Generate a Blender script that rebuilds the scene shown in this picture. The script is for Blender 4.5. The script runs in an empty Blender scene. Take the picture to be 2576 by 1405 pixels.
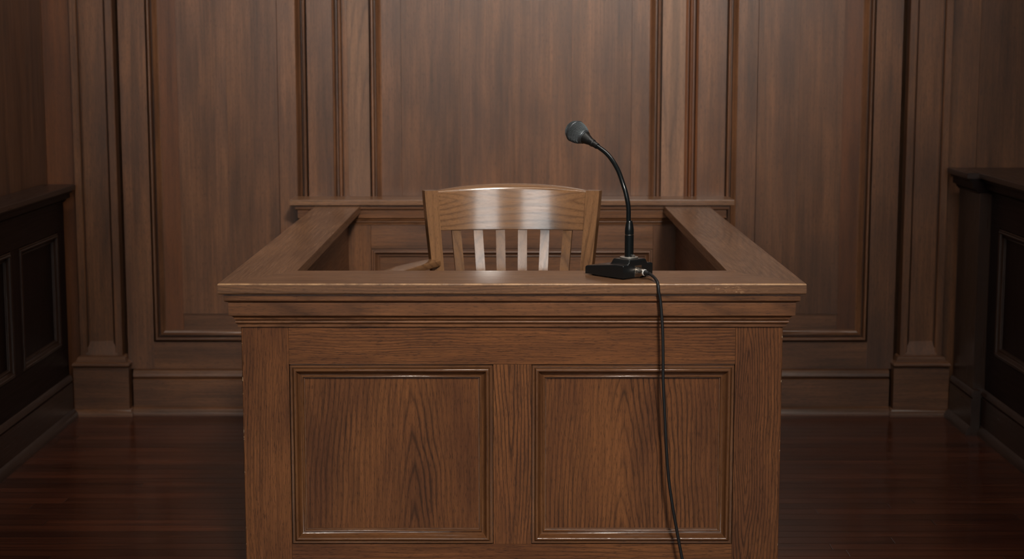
import bpy, bmesh, math, random
from mathutils import Vector, Matrix
random.seed(7)
S = bpy.context.scene
C = S.collection
CAM_H = 1.4232; PITCH = 7.829; LENS_PX = 4200.0; IMG_W = 2576.0

# ------------------------------------------------------------------ nodes
def lin(r, g, b):
    f = lambda v: (v/255/12.92) if v/255 <= .04045 else ((v/255+.055)/1.055)**2.4
    return (f(r), f(g), f(b), 1)

class NT:
    def __init__(self, name):
        self.m = bpy.data.materials.new(name); self.m.use_nodes = True
        self.t = self.m.node_tree; self.t.nodes.clear()
        self.out = self.t.nodes.new('ShaderNodeOutputMaterial')
    def n(self, typ, **kw):
        nd = self.t.nodes.new(typ)
        for k, v in kw.items(): setattr(nd, k, v)
        return nd
    def put(self, sock, v):
        if isinstance(v, bpy.types.NodeSocket): self.t.links.new(v, sock)
        else: sock.default_value = v
    def math(self, op, a, b=0.0, c=None, clamp=False):
        nd = self.n('ShaderNodeMath', operation=op, use_clamp=clamp)
        self.put(nd.inputs[0], a); self.put(nd.inputs[1], b)
        if c is not None: self.put(nd.inputs[2], c)
        return nd.outputs[0]
    def vec(self, x, y, z):
        nd = self.n('ShaderNodeCombineXYZ')
        for i, v in enumerate((x, y, z)): self.put(nd.inputs[i], v)
        return nd.outputs[0]
    def noise(self, v, scale=1.0, detail=2.0, rough=.5, dist=0.0):
        nd = self.n('ShaderNodeTexNoise')
        self.put(nd.inputs['Vector'], v); nd.inputs['Scale'].default_value = scale
        nd.inputs['Detail'].default_value = detail; nd.inputs['Roughness'].default_value = rough
        nd.inputs['Distortion'].default_value = dist
        return nd.outputs['Fac']
    def ramp(self, f, stops, interp='LINEAR'):
        nd = self.n('ShaderNodeValToRGB'); cr = nd.color_ramp; cr.interpolation = interp
        while len(cr.elements) < len(stops): cr.elements.new(.5)
        for e, (p, c) in zip(cr.elements, stops):
            e.position = p; e.color = c if isinstance(c, tuple) else (c, c, c, 1)
        self.put(nd.inputs[0], f); return nd.outputs[0]
    def mix(self, f, a, b, mode='MIX'):
        nd = self.n('ShaderNodeMix', data_type='RGBA', blend_type=mode)
        self.put(nd.inputs[0], f); self.put(nd.inputs[6], a); self.put(nd.inputs[7], b)
        return nd.outputs[2]
    def bsdf(self, color, rough, **kw):
        b = self.n('ShaderNodeBsdfPrincipled')
        self.put(b.inputs['Base Color'], color); self.put(b.inputs['Roughness'], rough)
        for k, v in kw.items(): self.put(b.inputs[k], v)
        self.t.links.new(b.outputs[0], self.out.inputs[0]); return b

def plain(name, col, rough=.4, metal=0.0, **kw):
    t = NT(name); t.bsdf(col, rough, Metallic=metal, **kw); return t.m

# style: light, mid, dark colours; ring strength; roughness; streak strength; stain (blotch) strength
STY = {
 'stand': dict(l=lin(142,92,56), d=lin(44,29,22), ring=.82, freq=150, rough=.33, streak=.85, blotch=.7, tint=lin(94,57,39)),
 'mold':  dict(l=lin(126,84,52), d=lin(48,32,24), ring=.35, freq=150, rough=.2, streak=.6, blotch=.6, tint=lin(88,56,38)),
 'trim':  dict(l=lin(140,94,62), d=lin(48,33,25), ring=.5, freq=150, rough=.31, streak=.8, blotch=.7, tint=lin(96,63,45)),
 'cap':   dict(l=lin(144,104,75), d=lin(50,36,28), ring=.45, freq=150, rough=.30, streak=.75, blotch=.6, tint=lin(102,73,55)),
 'wall':  dict(l=lin(128,86,58), d=lin(54,38,29), ring=.16, freq=60, rough=.31, streak=.8, blotch=.7, tint=lin(85,58,44)),
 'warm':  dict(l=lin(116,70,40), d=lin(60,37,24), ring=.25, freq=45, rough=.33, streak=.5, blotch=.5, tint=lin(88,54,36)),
 'fig':   dict(l=lin(138,98,70), d=lin(44,33,30), ring=.75, freq=60, rough=.40, streak=.4, blotch=.4, tint=lin(98,70,54)),
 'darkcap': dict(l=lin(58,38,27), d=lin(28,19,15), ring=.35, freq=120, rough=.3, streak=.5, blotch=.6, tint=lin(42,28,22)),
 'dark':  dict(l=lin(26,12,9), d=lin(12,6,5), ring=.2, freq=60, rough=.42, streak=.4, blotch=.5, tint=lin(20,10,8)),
 'chair': dict(l=lin(140,102,69), d=lin(64,44,32), ring=.55, freq=70, rough=.17, streak=.4, blotch=.4, tint=lin(106,75,53)),
}
_cache = {}
def wood(style, axis, center=None, d0=None, tilt=None, worn=0):
    """oak with growth rings cut lengthwise; axis = grain direction; worn = 1 pale rubbed edge, 2 small pale chips"""
    key = (style, axis, center, d0, tilt, worn)
    if key in _cache: return _cache[key]
    s = STY[style]
    t = NT(f'{style}_oak_{axis.lower()}')
    tc = t.n('ShaderNodeTexCoord').outputs['Object']
    rnd = t.n('ShaderNodeObjectInfo').outputs['Random']
    sep = t.n('ShaderNodeSeparateXYZ'); t.put(sep.inputs[0], tc)
    x, y, z = sep.outputs
    a, b, c = {'Z': (x, y, z), 'X': (z, y, x), 'Y': (x, z, y)}[axis]
    seed = t.math('MULTIPLY', rnd, 37.0)
    r2 = t.math('FRACT', t.math('MULTIPLY', rnd, 7.31))
    r3 = t.math('FRACT', t.math('MULTIPLY', rnd, 19.7))
    co = t.math('ADD', c, seed)                      # along the grain, shifted for each board
    A0 = center if center is not None else t.math('MULTIPLY', t.math('SUBTRACT', r2, .5), .16)
    D0 = d0 if d0 is not None else t.math('MULTIPLY_ADD', r3, .10, .05)
    TI = tilt if tilt is not None else t.math('MULTIPLY', t.math('SUBTRACT', t.math('FRACT', t.math('MULTIPLY', rnd, 3.7)), .45), .16)
    w1 = t.math('SUBTRACT', t.noise(t.vec(t.math('MULTIPLY', a, 2.5), b, t.math('MULTIPLY', co, 2.2)), 1.0, 2), .5)
    w2 = t.math('SUBTRACT', t.noise(t.vec(t.math('MULTIPLY', a, 14), b, t.math('MULTIPLY', co, 5)), 1.0, 3, .55), .5)
    aa = t.math('ADD', t.math('SUBTRACT', a, A0), t.math('ADD', t.math('MULTIPLY', w1, .05), t.math('MULTIPLY', w2, .011)))
    dd = t.math('ADD', t.math('ADD', b, D0), t.math('MULTIPLY', c, TI))
    r = t.math('SQRT', t.math('ADD', t.math('MULTIPLY', t.math('POWER', t.math('ABSOLUTE', aa), 1.4), .25), t.math('MULTIPLY', dd, dd)))
    st = t.noise(t.vec(t.math('MULTIPLY', a, 160), t.math('MULTIPLY', b, 160), t.math('MULTIPLY', co, 5)), 1.0, 3, .6)
    ph = t.math('MULTIPLY_ADD', r, float(s['freq']), t.math('ADD', t.math('MULTIPLY', w2, .7), t.math('MULTIPLY', st, .45)))
    ring = t.math('FRACT', ph)
    ringv = t.ramp(ring, [(0, .30), (.09, 0.0), (.22, .5), (.45, 1.0), (.9, .88), (1, .30)])
    # ring contrast fades in and out over the board
    fade = t.ramp(t.noise(t.vec(t.math('MULTIPLY', a, 5), seed, t.math('MULTIPLY', co, 1.6)), 1.0, 2), [(.38, .2), (.60, 1.0)])
    ringm = t.math('MULTIPLY', fade, s['ring'])
    stv = t.ramp(st, [(.3, 0.0), (.68, 1.0)])
    fine = t.noise(t.vec(t.math('MULTIPLY', a, 520), t.math('MULTIPLY', b, 520), t.math('MULTIPLY', co, 48)), 1.0, 2, .6)
    pore = t.ramp(fine, [(.33, 0.0), (.46, 1.0)])
    bl = t.noise(t.vec(t.math('MULTIPLY', a, 7), t.math('MULTIPLY', b, 7), t.math('MULTIPLY', co, 2.2)), 1.0, 4, .6)
    blv = t.ramp(bl, [(.34, 0.0), (.66, 1.0)])
    base = t.mix(t.math('MULTIPLY', t.math('SUBTRACT', 1.0, blv), s['blotch']), s['l'], s['tint'])
    col = t.mix(t.math('MULTIPLY', t.math('SUBTRACT', 1.0, ringv), ringm), base, s['d'])
    col = t.mix(t.math('MULTIPLY', t.math('SUBTRACT', 1.0, stv), s['streak']*.55), col, s['d'])
    col = t.mix(t.math('MULTIPLY', t.math('SUBTRACT', 1.0, pore), .50*s['streak']+.15), col, s['d'])
    if style in ('wall', 'warm', 'fig'):
        # long soft streaks of the stained veneer and a tone of its own for each board
        ls = t.noise(t.vec(t.math('MULTIPLY', a, 30), t.math('MULTIPLY', b, 30), t.math('MULTIPLY', co, 1.3)), 1.0, 3, .55)
        lv = t.ramp(ls, [(.32, .72), (.5, .97), (.7, 1.18)])
        col = t.mix(1.0, col, lv, 'MULTIPLY')
    tone = t.math('MULTIPLY_ADD', t.math('FRACT', t.math('MULTIPLY', rnd, 11.3)), .24, .88)
    col = t.mix(1.0, col, t.vec(tone, tone, tone), 'MULTIPLY')
    if worn:
        wn = t.noise(t.vec(t.math('MULTIPLY', x, 26), t.math('MULTIPLY', y, 26), t.math('MULTIPLY', z, 26 if worn == 1 else 60)), 1.0, 4, .65)
        if worn == 3:
            cl = t.noise(t.vec(t.math('MULTIPLY', x, 5), t.math('MULTIPLY', y, 5), t.math('MULTIPLY', z, 9)), 1.0, 2, .5)
            wf = t.noise(t.vec(t.math('MULTIPLY', x, 75), t.math('MULTIPLY', y, 75), t.math('MULTIPLY', z, 190)), 1.0, 3, .6)
            msk = t.math('MULTIPLY', t.ramp(cl, [(.55, 0.0), (.66, 1.0)]), t.ramp(wf, [(.56, 0.0), (.66, .7)])); wc = lin(182,142,106)
            msk = t.math('MULTIPLY', msk, t.math('MULTIPLY', t.math('LESS_THAN', y, -.121), t.ramp(x, [(.30, .25), (.5, 1.0)])))
        elif worn == 1:
            msk = t.ramp(wn, [(.36, 0.15), (.60, .9)]); wc = lin(188,146,104)
        else:
            msk = t.ramp(wn, [(.60, 0.0), (.64, 1.0)]); wc = lin(196,170,138)
        col = t.mix(msk, col, wc)
    rg = t.math('MULTIPLY_ADD', t.math('SUBTRACT', 1.0, stv), .08, s['rough']-.03)
    bmp = t.n('ShaderNodeBump'); bmp.inputs['Strength'].default_value = .05 if style == 'chair' else .10; bmp.inputs['Distance'].default_value = .0012
    t.put(bmp.inputs['Height'], t.math('ADD', t.math('MULTIPLY', stv, .5), t.math('MULTIPLY', pore, .5)))
    bs = t.bsdf(col, rg)
    bs.inputs['Specular IOR Level'].default_value = {'chair': .5, 'mold': .5, 'dark': .13, 'stand': .22, 'cap': .36, 'trim': .28}.get(style, .5)
    if style == 'chair': bs.inputs['Coat Weight'].default_value = .45; bs.inputs['Coat Roughness'].default_value = .09
    t.t.links.new(bmp.outputs[0], bs.inputs['Normal'])
    _cache[key] = t.m
    return t.m

def floor_mat():
    t = NT('polished_floorboards')
    tc = t.n('ShaderNodeTexCoord').outputs['Object']
    sep = t.n('ShaderNodeSeparateXYZ'); t.put(sep.inputs[0], tc); x, y, z = sep.outputs
    W = .062
    u = t.math('DIVIDE', y, W); row = t.math('FLOOR', u); fr = t.math('FRACT', u)
    wn = t.n('ShaderNodeTexWhiteNoise', noise_dimensions='1D'); t.put(wn.inputs['W'], row)
    r1 = wn.outputs['Value']
    xs = t.math('ADD', x, t.math('MULTIPLY', r1, 9.0))
    seg = t.math('DIVIDE', xs, 1.35); sf = t.math('FRACT', seg)
    wn2 = t.n('ShaderNodeTexWhiteNoise', noise_dimensions='2D'); t.put(wn2.inputs['Vector'], t.vec(row, t.math('FLOOR', seg), 0.0))
    r2 = wn2.outputs['Value']
    g = t.noise(t.vec(t.math('MULTIPLY', xs, 2.2), t.math('MULTIPLY', y, 70), r2), 1.0, 4, .6, .4)
    g2 = t.noise(t.vec(t.math('MULTIPLY', xs, 1.3), t.math('MULTIPLY', y, 9), r2), 1.0, 3, .5)
    col = t.mix(t.ramp(g, [(.3, 0.0), (.7, 1.0)]), lin(50,25,17), lin(96,50,31))
    col = t.mix(t.ramp(g2, [(.4, .0), (.62, .65)]), col, lin(48,24,17))
    tv = t.math('MULTIPLY_ADD', r2, .40, .76)
    col = t.mix(1.0, col, t.vec(tv, tv, tv), 'MULTIPLY')
    e1 = t.math('MINIMUM', fr, t.math('SUBTRACT', 1.0, fr))
    e2 = t.math('MULTIPLY', t.math('MINIMUM', sf, t.math('SUBTRACT', 1.0, sf)), 22.0)
    e = t.math('MINIMUM', e1, e2)
    seam = t.ramp(e, [(.0, 0.0), (.035, 1.0)])
    col = t.mix(seam, lin(20,10,8), col)
    # pale glints along some seams, the gloss painted into the colour
    glint = t.noise(t.vec(t.math('MULTIPLY', x, 1.5), t.math('MULTIPLY', row, 3.7), 0.0), 1.0, 4, .7)
    near = t.ramp(t.math('ABSOLUTE', t.math('SUBTRACT', e1, .03)), [(.0, 1.0), (.03, 0.0)])
    col = t.mix(t.math('MULTIPLY', near, t.ramp(glint, [(.60, 0.0), (.72, .55)])), col, lin(126,92,66))
    bmp = t.n('ShaderNodeBump'); bmp.inputs['Strength'].default_value = .35; bmp.inputs['Distance'].default_value = .002
    t.put(bmp.inputs['Height'], t.math('ADD', seam, t.math('MULTIPLY', g, .25)))
    bs = t.bsdf(col, t.math('MULTIPLY_ADD', g, .12, .15))
    t.t.links.new(bmp.outputs[0], bs.inputs['Normal'])
    return t.m

# ------------------------------------------------------------------ mesh helpers
def newbm(): return bmesh.new()
def obj(name, bm, mats, parent=None, smooth=None, recenter=True):
    if not isinstance(mats, (list, tuple)): mats = [mats]
    bmesh.ops.remove_doubles(bm, verts=bm.verts, dist=1e-6)
    bmesh.ops.recalc_face_normals(bm, faces=bm.faces)
    me = bpy.data.meshes.new(name)
    cen = Vector((0, 0, 0))
    if recenter and len(bm.verts):
        lo = Vector([min(v.co[i] for v in bm.verts) for i in range(3)])
        hi = Vector([max(v.co[i] for v in bm.verts) for i in range(3)])
        cen = (lo+hi)/2
        for v in bm.verts: v.co -= cen
    bm.to_mesh(me); bm.free()
    for m in mats: me.materials.append(m)
    if smooth is not None:
        for p in me.polygons: p.use_smooth = True
        me.set_sharp_from_angle(angle=math.radians(smooth))
    o = bpy.data.objects.new(name, me); C.objects.link(o)
    if smooth is not None:
        wm = o.modifiers.new('normals', 'WEIGHTED_NORMAL'); wm.keep_sharp = True; wm.weight = 80
    if parent is not None:
        o.parent = parent
        off = Vector((0, 0, 0)); p = parent
        while p is not None: off += p.location; p = p.parent
        o.location = cen - off
    else:
        o.location = cen
    return o
def thing(name, label, cat, loc=(0, 0, 0)):
    o = bpy.data.objects.new(name, None); C.objects.link(o); o.location = loc
    o.empty_display_size = .1
    o['label'] = label; o['category'] = cat
    return o
def structure(o): o['kind'] = 'structure'; return o

def box(bm, x0, x1, y0, y1, z0, z1, mi=0, mf=None):
    mf = mf or (lambda p: p)
    P = [(x0,y0,z0),(x1,y0,z0),(x1,y1,z0),(x0,y1,z0),(x0,y0,z1),(x1,y0,z1),(x1,y1,z1),(x0,y1,z1)]
    v = [bm.verts.new(mf(p)) for p in P]
    fs = []
    for f in ((0,1,2,3),(4,5,6,7),(0,1,5,4),(1,2,6,5),(2,3,7,6),(3,0,4,7)):
        fc = bm.faces.new([v[i] for i in f]); fc.material_index = mi; fs.append(fc)
    return fs
def bevel(bm, w, seg=2, ang=30, mi=-1):
    es = [e for e in bm.edges if len(e.link_faces) == 2 and e.calc_face_angle(0) > math.radians(ang)]
    if es: bmesh.ops.bevel(bm, geom=es, offset=w, segments=seg, profile=.5, affect='EDGES', clamp_overlap=True, material=mi)
def bridge(bm, loops, closed=False, mi=None):
    vs = [[bm.verts.new(p) for p in L] for L in loops]
    n = len(loops[0])
    for i in range(len(vs)-1):
        for j in range(n if closed else n-1):
            k = (j+1) % n
            f = bm.faces.new((vs[i][j], vs[i][k], vs[i+1][k], vs[i+1][j]))
            if mi: f.material_index = mi(i)
    return vs
def sweep3(bm, x0, x1, yb, yf, prof, mi=None):
    """profile (outward offset, z) carried round three sides of a box, mitred at the two front corners"""
    loops = [[(x0-o, yb, z), (x0-o, yf-o, z), (x1+o, yf-o, z), (x1+o, yb, z)] for o, z in prof]
    vs = bridge(bm, loops, mi=mi)
    for e in (0, 3): bm.faces.new([L[e] for L in vs])
    return vs
def extrude(bm, prof, axis, a, b):
    """closed profile swept straight along an axis; prof gives the two other coordinates"""
    def P(p, s): return {'X': (s, p[0], p[1]), 'Y': (p[0], s, p[1]), 'Z': (p[0], p[1], s)}[axis]
    vs = bridge(bm, [[P(p, a) for p in prof], [P(p, b) for p in prof]], closed=True)
    bm.faces.new(vs[0]); bm.faces.new(vs[1])
def frame(bm, mf, u0, u1, v0, v1, prof):
    """moulding (inset, height) mitred round a rectangle; mf turns (u, v, height) into a point"""
    loops = []
    for t, h in prof:
        loops.append([mf(u0+t, v0+t, h), mf(u1-t, v0+t, h), mf(u1-t, v1-t, h), mf(u0+t, v1-t, h)])
    for i, L in enumerate(loops):
        loops[i] = [bm.verts.new(p) for p in L]
    for A, B in zip(loops, loops[1:]):
        for j in range(4):
            k = (j+1) % 4
            f = bm.faces.new((A[j], A[k], B[k], B[j])); f.material_index = j % 2
def arc(cx, cy, r, a0, a1, n):
    return [(cx+r*math.cos(math.radians(a0+(a1-a0)*i/n)), cy+r*math.sin(math.radians(a0+(a1-a0)*i/n))) for i in range(n+1)]
def lathe(bm, prof, origin, axis, n=32, mi=None):
    ax = Vector(axis).normalized()
    u = ax.orthogonal().normalized(); w = ax.cross(u)
    O = Vector(origin)
    loops = []
    for r, h in prof:
        loops.append([tuple(O + ax*h + (u*math.cos(2*math.pi*k/n) + w*math.sin(2*math.pi*k/n))*max(r, 1e-5)) for k in range(n)])
    bridge(bm, loops, closed=True, mi=mi)
def catmull(P, n=8):
    P = [Vector(p) for p in P]; Q = [P[0]*2-P[1]] + P + [P[-1]*2-P[-2]]; out = []
    for i in range(1, len(Q)-2):
        for k in range(n):
            t = k/n; p0, p1, p2, p3 = Q[i-1], Q[i], Q[i+1], Q[i+2]
            out.append(.5*((2*p1)+(p2-p0)*t+(2*p0-5*p1+4*p2-p3)*t*t+(3*p1-p0-3*p2+p3)*t**3))
    out.append(P[-1]); return out
def tube(bm, pts, r, n=16):
    pts = [Vector(p) for p in pts]
    rr = r if callable(r) else (lambda i: r)
    t0 = (pts[1]-pts[0]).normalized(); u = t0.orthogonal().normalized()
    loops = []
    for i, p in enumerate(pts):
        tg = (pts[min(i+1, len(pts)-1)]-pts[max(i-1, 0)]).normalized()
        u = (u - tg*u.dot(tg)).normalized(); w = tg.cross(u)
        loops.append([tuple(p+(u*math.cos(2*math.pi*k/n)+w*math.sin(2*math.pi*k/n))*rr(i)) for k in range(n)])
    vs = bridge(bm, loops, closed=True)
    bm.faces.new(vs[0]); bm.faces.new(vs[-1])
def loft_rect(bm, stations):
    """stations: (centre, half width, half thickness, angle about z): a rectangular bar with varying section"""
    loops = []
    for c, hw, ht, an in stations:
        ca, sa = math.cos(an), math.sin(an)
        L = []
        for sx, sy in ((-1,-1),(1,-1),(1,1),(-1,1)):
            px, py = sx*hw, sy*ht
            L.append((c[0]+px*ca-py*sa, c[1]+px*sa+py*ca, c[2]))
        loops.append(L)
    vs = bridge(bm, loops, closed=True); bm.faces.new(vs[0]); bm.faces.new(vs[-1])

# ================================================================== SETTING
YW = 6.464                       # face plane of the back wall's stiles
ZC = 4.3                         # ceiling
wz, wx = wood('wall', 'Z'), wood('wall', 'X')
# floor, ceiling
b = newbm(); box(b, -4.6, 4.6, -5.2, YW+.2, -.1, 0)
structure(obj('floor', b, floor_mat(), recenter=False))
b = newbm(); box(b, -4.6, 4.6, -5.2, YW+.2, ZC, ZC+.1)
structure(obj('ceiling', b, plain('ceiling_plaster', lin(190,182,168), .8)))
# side walls
b = newbm(); box(b, -4.6, -1.803, 3.2, YW+.03, 0, ZC)
structure(obj('wall_left', b, wood('wall', 'Z')))
b = newbm(); box(b, -4.7, -4.6, -5.2, 3.2, 0, ZC)
structure(obj('wall_left_outer', b, wood('wall', 'Z')))  # outer left side wall of the room, out of view
b = newbm(); box(b, 4.6, 4.7, -5.2, YW+.2, 0, ZC)
structure(obj('wall_right', b, wood('wall', 'Z')))

# ---- back wall and its panelling
wall = newbm(); box(wall, -4.6, 4.6, YW+.11, YW+.25, 0, ZC)
wall = structure(obj('wall_back', wall, wz))
F = lambda u, v, h: (u, YW-h, v)         # (x, z, height out of the wall)
ZT = 3.4                                  # top of the panelling
def strip(name, x0, x1, z0, z1, h, m, parent=wall, back=-.03, bv=.0015):
    bm = newbm(); box(bm, x0, x1, YW-h, YW-back, z0, z1); bevel(bm, bv, 1)
    return obj(name, bm, m, parent)
WALL_MOLD = [(0,-.034),(.0055,-.034),(.0062,-.004)] + [(t,h) for t,h in arc(.0118,.004,.0056,180,0,8)] + \
            [(.0178,-.006),(.0184,-.026),(.0250,-.026),(.0258,-.004)] + \
            [(.0285,-.002),(.034,-.006),(.039,-.012),(.043,-.0155),(.0475,-.017)]
def wall_panel(x0, x1, z0, z1, fx0, fx1, fz0, warm):
    bm = newbm(); frame(bm, F, x0, x1, z0, z1, WALL_MOLD)
    obj('panel_molding', bm, [wx, wz], wall, smooth=50)
    t = .045
    # flat margin round the raised field
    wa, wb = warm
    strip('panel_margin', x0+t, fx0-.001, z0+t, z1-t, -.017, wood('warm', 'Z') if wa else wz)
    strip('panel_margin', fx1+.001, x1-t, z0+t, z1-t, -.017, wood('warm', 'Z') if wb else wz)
    if fz0: strip('panel_margin', fx0, fx1, z0+t, fz0-.001, -.017, wx)
    # raised field in two or more veneer leaves
    return fz0 or z0+t
def field(x0, x1, z0, z1, cuts, h=-.011):
    xs = [x0]+cuts+[x1]
    for p, q in zip(xs, xs[1:]):
        bm = newbm()
        box(bm, p+.0002, q-.0002, YW-h, YW+.03, z0, z1)
        obj('panel_field', bm, wood('wall', 'Z'), wall)
# left bay
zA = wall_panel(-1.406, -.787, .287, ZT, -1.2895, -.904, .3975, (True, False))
field(-1.2895, -.904, zA, ZT-.045, [-1.101])
# centre bay
zC = wall_panel(-.549, .5765, .70, ZT, -.4263, .460, None, (False, False))
field(-.4263, .460, .745, ZT-.045, [-.20, .005, .23])
# right bay
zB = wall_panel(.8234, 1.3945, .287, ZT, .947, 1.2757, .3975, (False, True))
field(.947, 1.2757, zB, ZT-.045, [1.107])
# stiles and rails
for x0, x1, st in ((-1.5085,-1.4065,'wall'), (-.7865,-.690,'wall'), (-.632,-.5495,'fig'), (.577,.666,'fig'), (.716,.823,'wall'), (1.395,1.4985,'wall')):
    strip('stile', x0, x1, .18, ZT, 0, wood(st, 'Z'))
strip('rail', -1.4063, -.7868, .18, .2868, 0, wx)
strip('rail', .8232, 1.3947, .18, .2868, 0, wx)
# narrow reeded trims between the bays
REED = [(0,0)]
for x0, x1, flip in ((-.6895,-.6325,False), (.6665,.7155,True)):
    w = x1-x0
    pr = [(0,-.028),(.0005,.004),(.008,.006),(.0105,-.004),(.011,-.024),(.020,-.024),(.021,-.004)] + \
         [(.021+t,h) for t,h in arc(.0065,.002,.0065,180,0,8)] + [(.0345,-.006),(.036,-.014),(.039,-.014),(.040,-.002),(.047,-.004),(w,-.006),(w,-.028)]
    pr = [(min(p,w),h) for p,h in pr]
    bm = newbm(); extrude(bm, [((x1-p if flip else x0+p), YW-h) for p,h in pr], 'Z', .75, ZT)
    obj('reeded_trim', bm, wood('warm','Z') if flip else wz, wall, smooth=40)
# plain boards outside the pilasters
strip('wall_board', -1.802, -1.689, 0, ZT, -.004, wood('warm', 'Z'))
strip('wall_board', 1.6825, 1.7965, 0, ZT, -.004, wz)
strip('wall_board', 1.798, 2.30, 0, ZT, -.006, wz)
strip('wall_board', 2.302, 2.80, 0, ZT, -.006, wz)
strip('wall_board', 2.802, 4.59, 0, ZT, -.006, wz)
# top rail and the wall field above the panelling (over the picture)
strip('rail', -1.80, 4.59, ZT, ZC, 0, wx)
# pilasters
def pilaster(cx):
    h0 = .030
    p = [(-.082,-.03),(-.082,h0-.001),(-.081,h0),(-.056,h0),(-.054,h0-.002),(-.0535,h0-.024),(-.0475,h0-.024),(-.0470,h0-.010),(-.045,h0-.0115),
         (.045,h0-.0115),(.0470,h0-.010),(.0475,h0-.024),(.0535,h0-.024),(.054,h0-.002),(.056,h0),(.081,h0),(.082,h0-.001),(.082,-.03)]
    bm = newbm(); extrude(bm, [(cx+a, YW-h) for a,h in p], 'Z', .235, ZT)
    # splayed sill at the foot of the sunk panel
    P = [(-.045,h0-.0118,.2956),(.045,h0-.0118,.2956),(.062,h0+.001,.2453),(-.062,h0+.001,.2453),
         (-.062,h0+.001,.236),(.062,h0+.001,.236)]
    v = [bm.verts.new((cx+a, YW-h, z)) for a,h,z in P]
    bm.faces.new((v[0],v[1],v[2],v[3])); bm.faces.new((v[3],v[2],v[5],v[4]))
    s = obj('pilaster', bm, wood('wall','Z'), wall, smooth=30)
    bm = newbm()
    box(bm, cx-.108, cx+.108, YW-.052, YW+.03, .0, .194); bevel(bm, .002, 2)
    obj('plinth', bm, wood('wall','X'), s)
    bm = newbm()
    sweep3(bm, cx-.082, cx+.082, YW+.03, YW-h0, [(0,.2375),(.006,.2355),(.011,.230),(.014,.221),(.017,.215),(.024,.213),(.0285,.209),(.030,.204),(.0285,.199),(.024,.196),(.0,.1935)])
    obj('plinth_cap', bm, wood('wall','X'), s, smooth=40)
    bm = newbm()
    sweep3(bm, cx-.108, cx+.108, YW+.03, YW-.052, [(0,.030),(.004,.028),(.010,.018),(.0125,.010),(.0125,0),(0,0)])
    obj('shoe_molding', bm, wood('wall','X'), s, smooth=40)
pilaster(-1.606); pilaster(1.600)
# baseboards (left and right of the stand, one run behind it)
bm = newbm()
pr = [(.03,.1795),(-.004,.1795),(-.012,.173),(-.0165,.164),(-.018,.154),(-.017,.149),(-.011,.1435),(-.018,.141),(-.020,.139),
      (-.020,.034),(-.024,.0305),(-.033,.0255),(-.039,.016),(-.0405,.006),(-.0405,0),(.03,0)]
extrude(bm, [(YW+y, z) for y,z in pr], 'X', -1.488, 1.482)
structure(obj('baseboard_back', bm, wood('wall','X'), smooth=40))

# ---- wall behind the camera with two tall windows
yf = -5.2
wins = ((-2.52,-.62), (.86,2.44)); wz0, wz1 = 1.75, 3.5
b = newbm()
for x0, x1 in ((-4.6,-2.52),(-.62,.86),(2.44,4.6)): box(b, x0, x1, yf-.2, yf, 0, ZC)
for x0, x1 in wins:
    box(b, x0, x1, yf-.2, yf, 0, wz0); box(b, x0, x1, yf-.2, yf, wz1, ZC)
structure(obj('wall_front', b, wood('wall','Z')))
SKY = 8.0
for i, (x0, x1) in enumerate(wins):
    b = newbm()
    for q in (x0, x1-.06): box(b, q, q+.06, yf-.14, yf-.06, wz0, wz1)
    for q in (wz0, wz1-.06): box(b, x0+.06, x1-.06, yf-.14, yf-.06, q, q+.06)
    for k in range(1, 3): xx = x0+(x1-x0)*k/3; box(b, xx-.012, xx+.012, yf-.12, yf-.08, wz0+.06, wz1-.06)
    for k in range(1, 4): zz = wz0+(wz1-wz0)*k/4; box(b, x0+.06, x1-.06, yf-.12, yf-.08, zz-.012, zz+.012)
    w = structure(obj(f'window_{i+1}', b, plain('window_paint', lin(150,140,126), .5)))
    t = NT('bright_daylit_glass'); em = t.n('ShaderNodeEmission')
    em.inputs[0].default_value = (1,.99,.96,1); em.inputs[1].default_value = SKY
    t.t.links.new(em.outputs[0], t.out.inputs[0])
    b = newbm(); box(b, x0+.02, x1-.02, yf-.135, yf-.125, wz0+.02, wz1-.02)
    obj('pane', b, t.m, w)

# ================================================================== WITNESS STAND
stand = thing('witness_stand', 'large brown oak witness stand with two raised front panels, box open at the top', 'witness stand', (0, 5.3, 0))
TOP, CAPB = .835, .8068
WX, YF = .749, 4.200              # outer edge of the cap
IX, IY = .577, 4.4545             # inner edge of the cap
YL = 6.308                        # front edge of the back ledge
sx, sz, sy = wood('stand','X'), wood('stand','Z'), wood('stand','Y')
# cap rails, mitred at the front corners
def cap_profile():
    r1, r2 = .004, .005
    o = [(IY-YF-.002, TOP), (.012, TOP)]
    o += [(r1+.0005-r1*math.sin(a)+0, TOP-r1+r1*math.cos(a)) for a in [math.radians(k) for k in (0,22,45,67,90)]]
    o += [(.0005, CAPB+r2)]
    o += [(r2+.0005-r2*math.cos(a), CAPB+r2-r2*math.sin(a)) for a in [math.radians(k) for k in (22,45,67,90)]]
    o += [(IY-YF-.002, CAPB), (IY-YF, CAPB+.003), (IY-YF, TOP-.003)]
    return o
cp = cap_profile(); k = (WX-IX)/(IY-YF)
wornx = [wood('cap','X',worn=3), wood('cap','X',worn=1)]
bm = newbm()
vs = bridge(bm, [[(-(WX-o*k), YF+o, z) for o,z in cp], [((WX-o*k), YF+o, z) for o,z in cp]], closed=True)
for f in bm.faces:
    ys = [v.co.y for v in f.verts]; zs = [v.co.z for v in f.verts]
    if max(ys) < YF+.0055 and min(zs) > TOP-.0052: f.material_index = 1
bm.faces.new(vs[0]); bm.faces.new(vs[1])
obj('top_rail', bm, wornx, stand, smooth=40)
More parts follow.
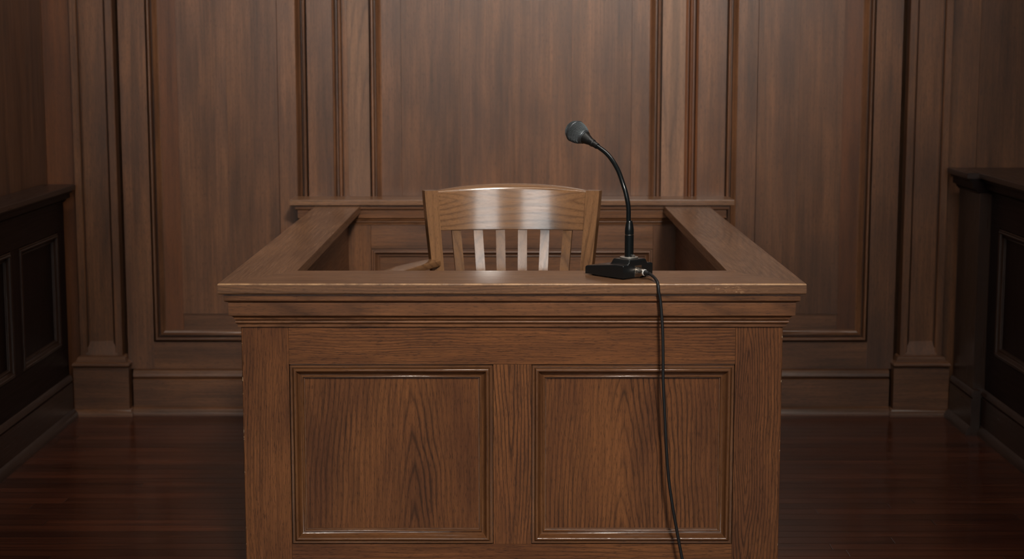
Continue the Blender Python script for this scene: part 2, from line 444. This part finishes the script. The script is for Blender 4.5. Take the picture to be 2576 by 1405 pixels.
for sg in (-1, 1):
    bm = newbm()
    loops = [[(sg*(WX-o*k), YF+o+.0004, z) for o,z in cp], [(sg*(WX-o*k), YL+.03, z) for o,z in cp]]
    vs = bridge(bm, loops, closed=True); bm.faces.new(vs[0]); bm.faces.new(vs[1])
    obj('top_rail', bm, [wood('cap','Y')], stand, smooth=40)
# cornice under the cap, front and both sides
BX, BY = .699, 4.250              # body of the stand
CORN = [(.0365,.8068),(.0365,.8035),(.037,.8025),(.037,.7905),(.0362,.7885),(.0345,.7872),(.032,.7862),(.0275,.7845),(.0265,.782),(.0268,.7812),
        (.0268,.7502),(.0262,.7488),(.0245,.7482),(.0235,.7478)] + \
       [(.0235-.0085*math.sin(math.radians(a)), .7478-.0105*(1-math.cos(math.radians(a)))) for a in (20,40,60,80,90)] + \
       [(.0095,.7352)] + [(.0085+.0045*math.cos(math.radians(a)), .7302+.0046*math.sin(math.radians(a))) for a in (80,55,30,5,-20,-45,-70)] + \
       [(.0075,.7245),(.0068,.7232),(.0068,.7172),(.006,.7165),(0,.716),(-.004,.716)]
bm = newbm(); sweep3(bm, -BX, BX, YL+.06, BY, CORN)
obj('cornice', bm, wood('trim','X'), stand, smooth=35)

MOLD = [(.0005,-.010),(.0025,-.010),(.003,.0012),(.0085,.0016),(.0095,-.0022),(.0110,-.0024)] + \
       [(.0150-.0050*math.cos(math.radians(a)), .0005+.0065*math.sin(math.radians(a))) for a in (0,25,50,75,100,125,150)] + \
       [(.0205,-.0005),(.0225,-.0045),(.0250,-.0082),(.0280,-.0105),(.0305,-.0115),(.0310,-.0100)] + \
       [(.0335-.0028*math.cos(math.radians(a)), -.0100+.0036*math.sin(math.radians(a))) for a in (20,55,90,125,160)] + \
       [(.0362,-.0135),(.0390,-.0138),(.0396,-.0178),(.0415,-.0178)]
def panelled(parent, mf, rects, panels, molds, axis_r, axis_s, style, pm, th=.04, scale=1.0):
    """rects: (kind, u0, u1, v0, v1) flat frame members; panels: (u0, u1, v0, v1, material)"""
    for kind, u0, u1, v0, v1, m in rects:
        bm = newbm()
        box(bm, u0+.0003, u1-.0003, v0+.0003, v1-.0003, -th, 0, mf=lambda p: mf(*p))
        bevel(bm, .0012, 2)
        obj(kind, bm, m, parent)
    for u0, u1, v0, v1, m in panels:
        bm = newbm()
        i = .030*scale
        box(bm, u0+i, u1-i, v0+i, v1-i, -th, -.0172*scale, mf=lambda p: mf(*p))
        p = obj('panel', bm, m, parent)
        bm = newbm(); frame(bm, mf, u0, u1, v0, v1, [(t*scale, h*scale) for t,h in MOLD])
        obj('panel_molding', bm, pm, p, smooth=38)
FR = lambda u, v, h: (u, BY-h, v)
ZB, ZP0, ZP1 = .0, .138, .6175
stL = [sz, wood('stand','Z',worn=2)]
# front: stiles (chipped outer arrises), rails, muntin, two panels
rects = [('rail', -.5772, .5772, ZP1, .7163, wood('stand','X',center=-.03,d0=.03,tilt=.02)), ('rail', -.5772, .5772, .05, ZP0, sx),
         ('muntin', -.0485, .0500, ZP0, ZP1, sz)]
panels = [(-.5772, -.0485, ZP0, ZP1, wood('stand','Z',center=.055,d0=.10,tilt=.065)),
          (.0500, .5772, ZP0, ZP1, wood('stand','Z',center=-.02,d0=.085,tilt=.075))]
panelled(stand, FR, rects, panels, None, 'X', 'Z', 'stand', [wood('mold','X'), wood('mold','Z')])
for sg, cc, tt in ((-1,.03,.09), (1,-.03,-.10)):
    bm = newbm()
    x0, x1 = sorted((sg*.5775, sg*BX))
    box(bm, x0, x1, BY, BY+.055, .05, .7163)
    es = [e for e in bm.edges if all(abs(v.co.x-sg*BX) < 1e-5 and abs(v.co.y-BY) < 1e-5 for v in e.verts)]
    bmesh.ops.bevel(bm, geom=es, offset=.0022, segments=2, profile=.5, affect='EDGES', material=1)
    obj('stile', bm, [wood('stand','Z',center=cc,d0=.035,tilt=tt), wood('stand','Z',worn=2)], stand)
bm = newbm(); sweep3(bm, -BX, BX, YL+.06, BY, [(0,.062),(.004,.060),(.010,.054),(.012,.048),(.012,0),(0,0)])
obj('base_molding', bm, sx, stand, smooth=40)
# sides
for sg in (-1, 1):
    mf = lambda u, v, h, sg=sg: (sg*(BX+h), u, v)
    y0, y1 = BY+.0555, YL+.04
    ym = (y0+.08+y1-.06)/2
    r = [('rail', y0, y1, ZP1, .7163, sy), ('rail', y0, y1, .05, ZP0, sy), ('stile', y0, y0+.07, ZP0, ZP1, sz), ('stile', y1-.09, y1, ZP0, ZP1, sz),
         ('muntin', ym-.05, ym+.05, ZP0, ZP1, sz)]
    pn = [(y0+.07, ym-.05, ZP0, ZP1, sz), (ym+.05, y1-.09, ZP0, ZP1, sz)]
    panelled(stand, mf, r, pn, None, 'Y', 'Z', 'stand', [wood('mold','Y'), wood('mold','Z')])
    bm = newbm(); x0, x1 = sorted((sg*.625, sg*(BX-.041))); box(bm, x0, x1, 4.31, YL+.04, .05, CAPB-.0005)
    obj('lining_board', bm, sy, stand)
bm = newbm(); box(bm, -.624, .624, 4.306, 4.33, .05, CAPB-.0005); obj('lining_board', bm, sx, stand)
# solid backing between the cornice and the lining
# back ledge against the wall, with its own cornice and panelled back
LX = .843
LT, LB = .8607, .8385
bm = newbm()
lp = [(.003,LT)] + [(-.0005+.003-.003*math.sin(math.radians(a))-.0, LT-.003+.003*math.cos(math.radians(a))) for a in (30,60,90)]
prof = [(-.02,LT),(-.003,LT),(-.0008,LT-.001),(0,LT-.0035),(0,LB+.004),(-.001,LB+.001),(-.004,LB),(-.02,LB)]
loops = [[(-LX-o, YW-.001, z), (-LX-o, YL-o, z), (LX+o, YL-o, z), (LX+o, YW-.001, z)] for o,z in prof]
vs = bridge(bm, loops)
bm.faces.new(vs[0]); bm.faces.new(vs[-1])
obj('back_ledge', bm, wood('cap','X'), stand, smooth=40)
q = .78
LC = [(o-.05, LB-(.8068-z)*q*1.12) for o,z in CORN]
LC = [(-.05+ (o)*.92, LB-(.8068-z)*.865) for o,z in CORN]
bm = newbm(); sweep3(bm, -LX, LX, YW-.001, YL, [(o-.0015, z) for o,z in LC])
obj('back_cornice', bm, wood('trim','X'), stand, smooth=35)
YBK = YL+.048
zb = LC[-1][1]
BK = lambda u, v, h: (u, YBK-h, v)
r = [('rail', -.54, .54, .668, zb+.001, wood('wall','X')), ('rail', -.54, .54, .125, .20, wood('wall','X')),
     ('stile', -.79, -.5403, .0, zb+.001, wood('wall','Z')), ('stile', .5403, .79, .0, zb+.001, wood('wall','Z'))]
panelled(stand, BK, r, [(-.54, .54, .20, .668, wood('wall','X'))], None, 'X', 'Z', 'wall', [wood('wall','X'), wood('wall','Z')], scale=.85)
bm = newbm(); box(bm, -.79, .79, YBK+.04, YW-.041, 0, LB); obj('back_board', bm, sx, stand)
# raised floor inside the box
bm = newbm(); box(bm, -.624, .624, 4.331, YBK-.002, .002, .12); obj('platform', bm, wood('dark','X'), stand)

# ================================================================== SIDE WAINSCOT AND COUNTER
def counter(name, label, sg, xcap, ztop, sections, cs, panels, y_end):
    """panelled wainscot or counter with a moulded cap along one side of the room; sections: (y0, y1, inset of its cap edge)"""
    root = thing(name, label, 'counter', (sg*(xcap+.2), 5.0, 0))
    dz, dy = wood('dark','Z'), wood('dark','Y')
    depth = abs(y_end)
    for (y0, y1, ins, kind) in sections:
        xe = sg*(xcap+ins); xb = sg*depth
        bm = newbm()
        pr = [(xb, ztop), (xe+sg*.004, ztop), (xe+sg*.001, ztop-.0015), (xe, ztop-.005), (xe, ztop-.017), (xe+sg*.003, ztop-.021), (xb, ztop-.021)]
        extrude(bm, pr, 'Y', y0, y1); obj('moulded_cap', bm, wood('darkcap','Y'), root, smooth=40)
        bm = newbm()
        def c3(o): return xe+sg*(.05-o)
        pr = [(c3(o), ztop-.021-(.8068-z)*cs) for o,z in CORN]
        pr = [(xb, pr[0][1])]+pr+[(xb, pr[-1][1])]
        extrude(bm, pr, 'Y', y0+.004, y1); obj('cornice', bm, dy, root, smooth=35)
        zc = ztop-.021-(.8068-.716)*cs
        fx = xe+sg*.05
        mf = lambda u, v, h, fx=fx: (fx-sg*h, u, v)
        pl = [p for p in panels if p[0] >= y0 and p[1] <= y1]
        if pl:
            zp0, zp1 = pl[0][2], pl[0][3]
            edges = sorted(pl)
            rr = [('rail', y0, y1, zp1, zc+.002, dy), ('rail', y0, y1, .12, zp0, dy)]
            cur = y0
            for p in edges:
                rr.append(('stile', cur, p[0], zp0, zp1, dz)); cur = p[1]
            rr.append(('stile', cur, y1, zp0, zp1, dz))
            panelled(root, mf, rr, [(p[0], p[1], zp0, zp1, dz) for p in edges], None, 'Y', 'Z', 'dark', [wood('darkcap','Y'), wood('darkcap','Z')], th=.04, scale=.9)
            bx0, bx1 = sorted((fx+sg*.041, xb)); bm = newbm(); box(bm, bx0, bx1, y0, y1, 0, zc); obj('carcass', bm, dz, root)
        else:
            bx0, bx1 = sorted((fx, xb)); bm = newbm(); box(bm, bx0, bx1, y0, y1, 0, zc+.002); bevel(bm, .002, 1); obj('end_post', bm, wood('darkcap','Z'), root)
        # skirting with a moulded top
        bm = newbm()
        pr = [(fx+sg*.02,.170),(fx-sg*.003,.170),(fx-sg*.010,.160),(fx-sg*.013,.148),(fx-sg*.006,.140),(fx-sg*.012,.138),(fx-sg*.012,.034),
              (fx-sg*.020,.028),(fx-sg*.028,.016),(fx-sg*.030,0),(fx+sg*.02,0)]
        e0 = y0-(.03 if kind == 'post' else 0)
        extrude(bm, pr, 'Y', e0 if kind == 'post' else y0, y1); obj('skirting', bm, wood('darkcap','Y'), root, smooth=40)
    return root
counter('side_joinery', 'dark panelled wooden wainscot with a straight moulded cap, left of the stand', -1, 1.676, .912,  # left run is wainscot with a ledge against the side wall
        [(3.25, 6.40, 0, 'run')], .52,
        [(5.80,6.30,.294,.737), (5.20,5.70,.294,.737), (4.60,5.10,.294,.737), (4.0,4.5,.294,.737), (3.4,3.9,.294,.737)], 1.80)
counter('side_joinery', 'dark panelled wooden counter with a projecting post at its wall end, right of the stand', 1, 1.669, .976,
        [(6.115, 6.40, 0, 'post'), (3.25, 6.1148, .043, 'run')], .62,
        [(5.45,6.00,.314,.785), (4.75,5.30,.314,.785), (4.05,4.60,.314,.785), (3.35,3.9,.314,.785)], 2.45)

# ================================================================== CHAIR
chair = thing('wooden_armchair', 'light brown slat-back wooden armchair with a glossy curved crest rail inside the witness stand', 'chair', (0, 4.85, .12))
R = .85; RC = .12
cz, cx_ = wood('chair','Z'), wood('chair','X', center=.0, d0=.02, tilt=.01)
def yb(x, z): return 5.055 + RC*(z-.945) - x*x/(2*R)
# crest rail
bm = newbm(); loops = []
N = 28; hx = .232
for i in range(N+1):
    x = -hx+2*hx*i/N; s = 1-(x/hx)**2
    zt = .9995+.0117*s; kr = max(0, s)**.6
    zb_ = .882
    cs = [(0,zb_+.002),(0,zb_+.004),(0,zb_+.05),(0,zt-.008),(0,zt-.0035),(.0015,zt-.001),(.005,zt+.0005+.0012*kr),(.020,zt+.0005+.0065*kr),(.029,zt+.0003+.0075*kr),(.033,zt-.002+.006*kr),(.033,zb_+.002),(.031,zb_),(.002,zb_)]
    loops.append([(x, yb(x, z)+dy, z) for dy,z in cs])
vs = bridge(bm, loops, closed=True); bm.faces.new(vs[0]); bm.faces.new(vs[-1])
obj('crest_rail', bm, wood('chair','X', center=.02, d0=.05, tilt=.05), chair, smooth=40)
# back posts, running down into the back legs
for sg in (-1, 1):
    an = -sg*.29
    st = []
    for z, xc, hw in ((.12,.205,.017),(.35,.203,.018),(.56,.210,.0175),(.68,.219,.0175),(.7564,.2265,.0178),(.88,.2378,.0195),(.97,.2455,.0208),(.9995,.2478,.0208),(1.0025,.2478,.0195)):
        y = yb(.23, z)+.008 if z > .6 else yb(.23,.6)+.008+(.6-z)*.16
        st.append(((sg*xc, y, z), hw, .018, an))
    bm = newbm(); loft_rect(bm, st); bevel(bm, .0035, 2, 50)
    obj('back_post', bm, cz, chair, smooth=40)
# six flat slats
tops = [-.1705,-.1040,-.0357,.0325,.1012,.1700]; bots = [-.158,-.0955,-.033,.0315,.0955,.159]
for xt, xb in zip(tops, bots):
    st = []
    for z in (.59,.66,.7564,.82,.885):
        f = (z-.7564)/(.885-.7564); x = xb+(xt-xb)*f
        bow = -.006*math.sin(math.pi*(z-.59)/.295)
        st.append(((x, yb(x, z)+.014+bow, z), .0138, .0075, -x/R))
    bm = newbm(); loft_rect(bm, st); bevel(bm, .003, 2, 50)
    obj('slat', bm, wood('chair','Z'), chair, smooth=40)
# arms, sweeping out from the posts
armL = catmull([(-.236,5.005,.786),(-.290,4.925,.782),(-.345,4.845,.776),(-.375,4.74,.772),(-.372,4.62,.770)], 6)
armR = catmull([(.236,5.020,.752),(.300,5.018,.755),(.385,4.975,.758),(.412,4.84,.757),(.395,4.62,.755)], 6)
for P in (armL, armR):
    bm = newbm(); loops = []
    for i, p in enumerate(P):
        tg = (P[min(i+1,len(P)-1)]-P[max(i-1,0)]).normalized(); nx = Vector((tg.y,-tg.x,0)).normalized()
        hw = .020+.014*math.sin(math.pi*min(1,i/(len(P)-1)*.85+.15)); ht = .012
        L = []
        for k in range(12):
            a = 2*math.pi*k/12; ca, sa = math.cos(a), math.sin(a)
            e = lambda v: math.copysign(abs(v)**.6, v)
            L.append(tuple(p+nx*hw*e(ca)+Vector((0,0,ht*e(sa)))))
        loops.append(L)
    vs = bridge(bm, loops, closed=True); bm.faces.new(vs[0]); bm.faces.new(vs[-1])
    obj('armrest', bm, wood('chair','Y'), chair, smooth=50)
for P in (armL, armR):
    e = P[-6]; sgn = 1 if e.x > 0 else -1
    bm = newbm(); tube(bm, catmull([(e.x*.68, e.y+.01, .565),(e.x*.86, e.y-.005, .65),(e.x, e.y, e.z-.006)], 6), .014, 12)
    obj('arm_support', bm, cz, chair, smooth=60)
# seat with a shallow saddle
bm = newbm(); nx_, ny_ = 22, 20
top = {}; bot = {}
def outline(u, v):
    x = (u-.5)*2; y = (v-.5)*2
    w = .25+.025*(-y*.5+.5)
    return x*w*(1-.05*y*y), 4.80+y*.205*(1-.06*x*x)
for i in range(nx_+1):
    for j in range(ny_+1):
        u, v = i/nx_, j/ny_; x, y = outline(u, v)
        e = min(u,1-u,v,1-v); rd = -.010*max(0, 1-e/.06)**2
        sad = -.010*math.exp(-(((u-.5)/.28)**2+((v-.55)/.28)**2))
        top[i,j] = bm.verts.new((x, y, .592+rd+sad)); bot[i,j] = bm.verts.new((x, y, .556))
for i in range(nx_):
    for j in range(ny_):
        bm.faces.new((top[i,j],top[i+1,j],top[i+1,j+1],top[i,j+1])); bm.faces.new((bot[i,j],bot[i,j+1],bot[i+1,j+1],bot[i+1,j]))
for i in range(nx_):
    for j in (0, ny_): bm.faces.new((top[i,j],top[i+1,j],bot[i+1,j],bot[i,j]))
for j in range(ny_):
    for i in (0, nx_): bm.faces.new((top[i,j],top[i,j+1],bot[i,j+1],bot[i,j]))
obj('seat', bm, wood('chair','X'), chair, smooth=50)
for sg in (-1, 1):
    bm = newbm(); loft_rect(bm, [((sg*.215,4.62,.12),.015,.015,0),((sg*.212,4.63,.40),.019,.019,0),((sg*.21,4.64,.557),.020,.020,0)]); bevel(bm, .003, 2, 50)
    obj('front_leg', bm, cz, chair, smooth=40)
    bm = newbm(); tube(bm, [(sg*.214,4.625,.28),(sg*.209,4.85,.285),(sg*.204,5.03,.29)], .010, 10); obj('stretcher', bm, wood('chair','Y'), chair, smooth=60)
bm = newbm(); tube(bm, [(-.213,4.627,.33),(0,4.627,.33),(.213,4.627,.33)], .010, 10); obj('stretcher', bm, wood('chair','X'), chair, smooth=60)

# ================================================================== MICROPHONE
blk = plain('black_plastic', (.009,.011,.012,1), .27)
satin = plain('satin_black_paint', (.007,.009,.010,1), .22)
rub = plain('black_rubber', (.010,.010,.011,1), .5)
steel = plain('nickel', (.55,.52,.48,1), .28, 1.0)
grey = plain('grey_lacquer', (.10,.11,.12,1), .35, .7)
wire = plain('dark_steel_wire', (.13,.15,.16,1), .45, .6)
mic = thing('desk_microphone', 'black gooseneck desk microphone standing on the front rail of the witness stand', 'microphone', (.305, 4.336, TOP))
Cn = Vector((.2866, 4.266, TOP)); U = Vector((-.682,.731,0)).normalized(); V = Vector((.731,.682,0)).normalized()
L_, W_ = .142, .112
def sm(a, b_, x): t = max(0, min(1, (x-a)/(b_-a))); return t*t*(3-2*t)
def hgt(u, v):
    h = .0375-.0135*sm(.030,.142,u)**1.0
    h = .0375 - .0125*max(0,(u-.03))/.112
    pl = sm(.018,.027,v)*(1-sm(.085,.094,v))*(1-sm(.058,.072,u))
    h = h+(.0495-h)*pl
    e = min(u, L_-u, v, W_-v); r = .005
    if e < r: h -= r-math.sqrt(max(0, r*r-(r-e)**2))
    return h
us = [0,.0006,.0015,.003,.005]+[.005+(L_-.010)*i/44 for i in range(1,44)]+[L_-.005,L_-.003,L_-.0015,L_-.0006,L_]
vsx = [0,.0006,.0015,.003,.005]+[.005+(W_-.010)*i/40 for i in range(1,40)]+[W_-.005,W_-.003,W_-.0015,W_-.0006,W_]
bm = newbm(); G = {}
def plan(u, v):
    # corners of the plan rounded slightly, nose a little narrower
    tap = 1-.10*sm(.03,.142,u)
    return Cn+U*u+V*(W_/2+(v-W_/2)*tap)
for i, u in enumerate(us):
    for j, v in enumerate(vsx):
        G[i,j] = bm.verts.new(plan(u,v)+Vector((0,0,hgt(u,v))))
for i in range(len(us)-1):
    for j in range(len(vsx)-1): bm.faces.new((G[i,j],G[i+1,j],G[i+1,j+1],G[i,j+1]))
ring = [(i,0) for i in range(len(us))]+[(len(us)-1,j) for j in range(1,len(vsx))]+[(i,len(vsx)-1) for i in range(len(us)-2,-1,-1)]+[(0,j) for j in range(len(vsx)-2,0,-1)]
low = [bm.verts.new(Vector((G[k].co.x,G[k].co.y,TOP+.0035))) for k in ring]
for a in range(len(ring)):
    b2 = (a+1)%len(ring); bm.faces.new((G[ring[a]],G[ring[b2]],low[b2],low[a]))
bm.faces.new(low)
obj('base', bm, blk, mic, smooth=45)
for fu, fv in ((.016,.018),(.016,.094),(.122,.022),(.122,.090)):
    bm = newbm(); p = Cn+U*fu+V*fv; lathe(bm, [(0,0),(.007,0),(.0075,.001),(.0075,.0038),(0,.0038)], p, (0,0,1), 20)
    obj('rubber_foot', bm, rub, mic, smooth=40)
NX, NY = .3062, 4.336
bm = newbm(); lathe(bm, [(0,.0493),(.0225,.0493),(.024,.0500),(.0242,.0512),(.0235,.0522),(.0165,.0532),(.0150,.0528),(.012,.0528),(0,.0528)], (NX,NY,TOP), (0,0,1), 40)
obj('mounting_ring', bm, plain('brushed_ring',(.50,.47,.43,1),.42,.85), mic, smooth=35)
bm = newbm(); lathe(bm, [(0,.052),(.0115,.052),(.0118,.0525),(.0118,.1085),(.0112,.109),(0,.109)], (NX,NY,TOP), (0,0,1), 40)
nk = obj('neck_tube', bm, satin, mic, smooth=35)
bm = newbm(); lathe(bm, [(.0110,.109),(.0119,.1092),(.0119,.1110),(.0110,.1112)], (NX,NY,TOP), (0,0,1), 40)
obj('silver_band', bm, steel, nk, smooth=40)
bm = newbm(); lathe(bm, [(.0,.0),(.0040,0),(.0046,.0005),(.0046,.004),(.0040,.0050),(0,.0052)], (NX+.0095,NY-.0095,TOP+.055), (.3,-.95,.1), 18)
obj('set_screw', bm, steel, nk, smooth=40)
bm = newbm(); lathe(bm, [(0,.1110),(.0114,.1110),(.0117,.1125),(.0118,.120),(.0113,.128),(.0098,.138),(.0084,.1435),(.0078,.1462),(.0070,.1472),(0,.1472)], (NX,NY,TOP), (0,0,1), 40)
obj('neck_sleeve', bm, satin, mic, smooth=50)
gp = [(.3062,4.336,.975),(.3040,4.336,.9835),(.3033,4.336,1.0168),(.2970,4.338,1.0514),(.2891,4.345,1.0775),(.2782,4.360,1.109),(.2633,4.378,1.1355),(.2469,4.397,1.1552),(.2250,4.420,1.1712),(.2195,4.4245,1.1745)]
gpts = catmull(gp, 8)
bm = newbm()
cum = [0.0]
for p, q in zip(gpts, gpts[1:]): cum.append(cum[-1]+(q-p).length)
tube(bm, gpts, .0062, 16); obj('gooseneck', bm, satin, mic, smooth=60)
hc = Vector((.1712, 4.474, 1.2063)); e0 = Vector((.2235, 4.4212, 1.1722))
ax = (hc-e0).normalized(); HL = (hc-e0).length
RB = .0288
bm = newbm()
lathe(bm, [(0,-.004),(.0078,-.004),(.0082,-.001),(.0082,.011),(.0098,.0125),(.0102,.0135),(.0102,.0245),(.0112,.0262),(.0130,.0340),(.0150,.0415),(.0164,.0462),(0,.0462)], e0, ax, 40)
obj('mic_body', bm, plain('matte_black_body',(.008,.008,.008,1),.42), mic, smooth=35)
bm = newbm()
lathe(bm, [(.0140,HL-.0368),(.0172,HL-.0366),(.0180,HL-.0358),(.0180,HL-.0338),(.0176,HL-.0333),(.0190,HL-.0326),(.0198,HL-.0308),(.0198,HL-.0285),(.0180,HL-.0278)], e0, ax, 48)
obj('collar', bm, grey, mic, smooth=40)
# head: dark foam ball inside a woven wire grille with a band round its middle
def ballprof(r, n=20, f=1.0): return [(r*math.sin(math.pi*i/n), -r*math.cos(math.pi*i/n)*(1.4 if i < n/2 else 1)) for i in range(n+1)]
bm = newbm(); lathe(bm, ballprof(RB-.0012, 24), hc, ax, 40)
head = obj('foam_ball', bm, plain('dark_foam',(.006,.006,.007,1),.8), mic, smooth=60)
ax_u = ax.orthogonal().normalized(); ax_w = ax.cross(ax_u)
def sph(th, ph, r):
    return hc+ax*(-r*math.cos(th)*(1.4 if th < math.pi/2 else 1))+(ax_u*math.cos(ph)+ax_w*math.sin(ph))*r*math.sin(th)
bm = newbm()
NW = 46
for fam in (-1, 1):
    for k_ in range(NW):
        pts = []
        for i in range(23):
            th = .64+(2.90-.64)*i/22
            ph = 2*math.pi*k_/NW+fam*1.15*math.log(math.tan(th/2)+1e-6)*.55
            pts.append(sph(th, ph, RB+.00025*fam*math.cos(i*math.pi)))
        tube(bm, pts, .00046, 5)
obj('grille', bm, wire, head, smooth=80)
bm = newbm(); lathe(bm, [(RB-.001,.0005),(RB+.0010,.0008),(RB+.0016,.0022),(RB+.0016,.0048),(RB+.0008,.0062),(RB-.001,.0064)], hc, ax, 56)
obj('grille_band', bm, grey, mic, smooth=50)
# socket plate on the end face
def onface(u, v, z): return Cn+U*u+V*v+Vector((0,0,z))
bm = newbm()
P = []
for du in (-.0012,.002):
    for dv, dz in ((-.0125,.004),(.0125,.004),(.0125,.0335),(-.0125,.0335)): P.append(bm.verts.new(onface(du,.056+dv,dz)))
for f in ((0,1,2,3),(4,5,6,7),(0,1,5,4),(1,2,6,5),(2,3,7,6),(3,0,4,7)): bm.faces.new([P[i] for i in f])
obj('socket_plate', bm, steel, mic)

# ================================================================== CABLE
cable = thing('microphone_cable', 'thin black cable hanging over the stand front from the silver plug in the microphone base', 'cable', (.38, 4.19, .0))
pc = onface(-.0012,.056,.0185); out = -U
bm = newbm(); lathe(bm, [(0,0),(.0106,0),(.0112,.0008),(.0112,.0035),(.0103,.004),(.0103,.0075),(.0096,.008),(.0094,.017),(.0080,.0205),(0,.0205)], pc, out+Vector((0,0,-.08)), 36)
plug = obj('plug', bm, plain('nickel_plug',(.42,.38,.34,1),.3,1.0), cable, smooth=35)
bm = newbm(); lathe(bm, [(0,.0200),(.0084,.0202),(.0086,.021),(.0086,.0235),(.0078,.0242),(0,.0242)], pc, out+Vector((0,0,-.08)), 32)
obj('plug_ring', bm, plain('pale_plastic_ring',(.62,.62,.60,1),.4), plug, smooth=35)
bm = newbm(); lathe(bm, [(0,.0238),(.0072,.0240),(.0070,.029),(.0052,.036),(0,.036)], pc, out+Vector((0,0,-.08)), 24)
obj('plug_boot', bm, rub, plug, smooth=35)
q = pc+(out+Vector((0,0,-.08))).normalized()*.033
q2 = pc+(out+Vector((0,0,-.08))).normalized()*.040
cp_ = [tuple(q), (q2.x, q2.y, q2.z-.0004), (.3625,4.248,.8470),(.3668,4.2215,.8432),(.3695,4.203,.8385),(.3712,4.1945,.829),(.3725,4.1925,.814),(.3772,4.1925,.789),(.3830,4.190,.718),(.3850,4.188,.646),
       (.3860,4.187,.584),(.3908,4.186,.501),(.4005,4.185,.355),(.4119,4.185,.271),(.4251,4.185,.197),(.4406,4.184,.118),(.455,4.178,.045),(.475,4.15,.012),(.54,4.08,.0045),(.70,3.95,.0043),(.95,3.70,.0043),(1.20,3.2,.0043)]
bm = newbm(); tube(bm, catmull(cp_, 8), .0040, 14)
obj('cord', bm, rub, cable, smooth=60)

# ================================================================== LIGHT, CAMERA
W = bpy.data.worlds.new('World'); S.world = W; W.use_nodes = True
W.node_tree.nodes['Background'].inputs[0].default_value = (.02,.02,.02,1)
def area_light(x, y, z, sx_, sy_, power, col=(1,.93,.84)):
    l = bpy.data.lights.new('added_wall_washer', 'AREA'); l.shape = 'RECTANGLE'; l.size = sx_; l.size_y = sy_; l.energy = power; l.color = col
    o = bpy.data.objects.new('added_wall_washer', l); C.objects.link(o); o.location = (x, y, z); return o
def aim(o, p): o.rotation_euler = (Vector(p)-o.location).to_track_quat('-Z', 'Y').to_euler()
def spot(loc, to, deg, power, soft=.3):
    l = bpy.data.lights.new('added_spot', 'SPOT'); l.energy = power; l.color = (1,.93,.84)
    l.spot_size = math.radians(deg); l.spot_blend = 1.0; l.shadow_soft_size = soft
    o = bpy.data.objects.new('added_spot', l); C.objects.link(o); o.location = loc; aim(o, to)
spot((1.0, -.8, ZC-.15), (0, YW, 1.85), 30, 1400)  # unseen spot added to brighten the wall centre and leave the sides dark
spot((.7, -.8, ZC-.15), (0, 4.3, .65), 25, 1050)  # second unseen spot, added to light the stand front
ww = area_light(0, 4.2, ZC-.1, 2.4, .3, 50, (1,.95,.88)); aim(ww, (0, YW, 2.0))  # unseen wall washer added to brighten the upper back wall
cam = bpy.data.cameras.new('Camera'); co = bpy.data.objects.new('Camera', cam); C.objects.link(co)
cam.sensor_width = 36; cam.lens = 36*LENS_PX/IMG_W; cam.clip_start = .05
co.location = (0, 0, CAM_H); co.rotation_euler = (math.radians(90-PITCH), 0, 0)
cam.dof.use_dof = True; cam.dof.focus_distance = 4.32; cam.dof.aperture_fstop = 4.5
S.camera = co
S.cycles.caustics_reflective = False
S.view_settings.view_transform = 'Standard'; S.view_settings.look = 'None'
S.view_settings.exposure = 0.12; S.view_settings.gamma = 1; S.view_settings.use_curve_mapping = False
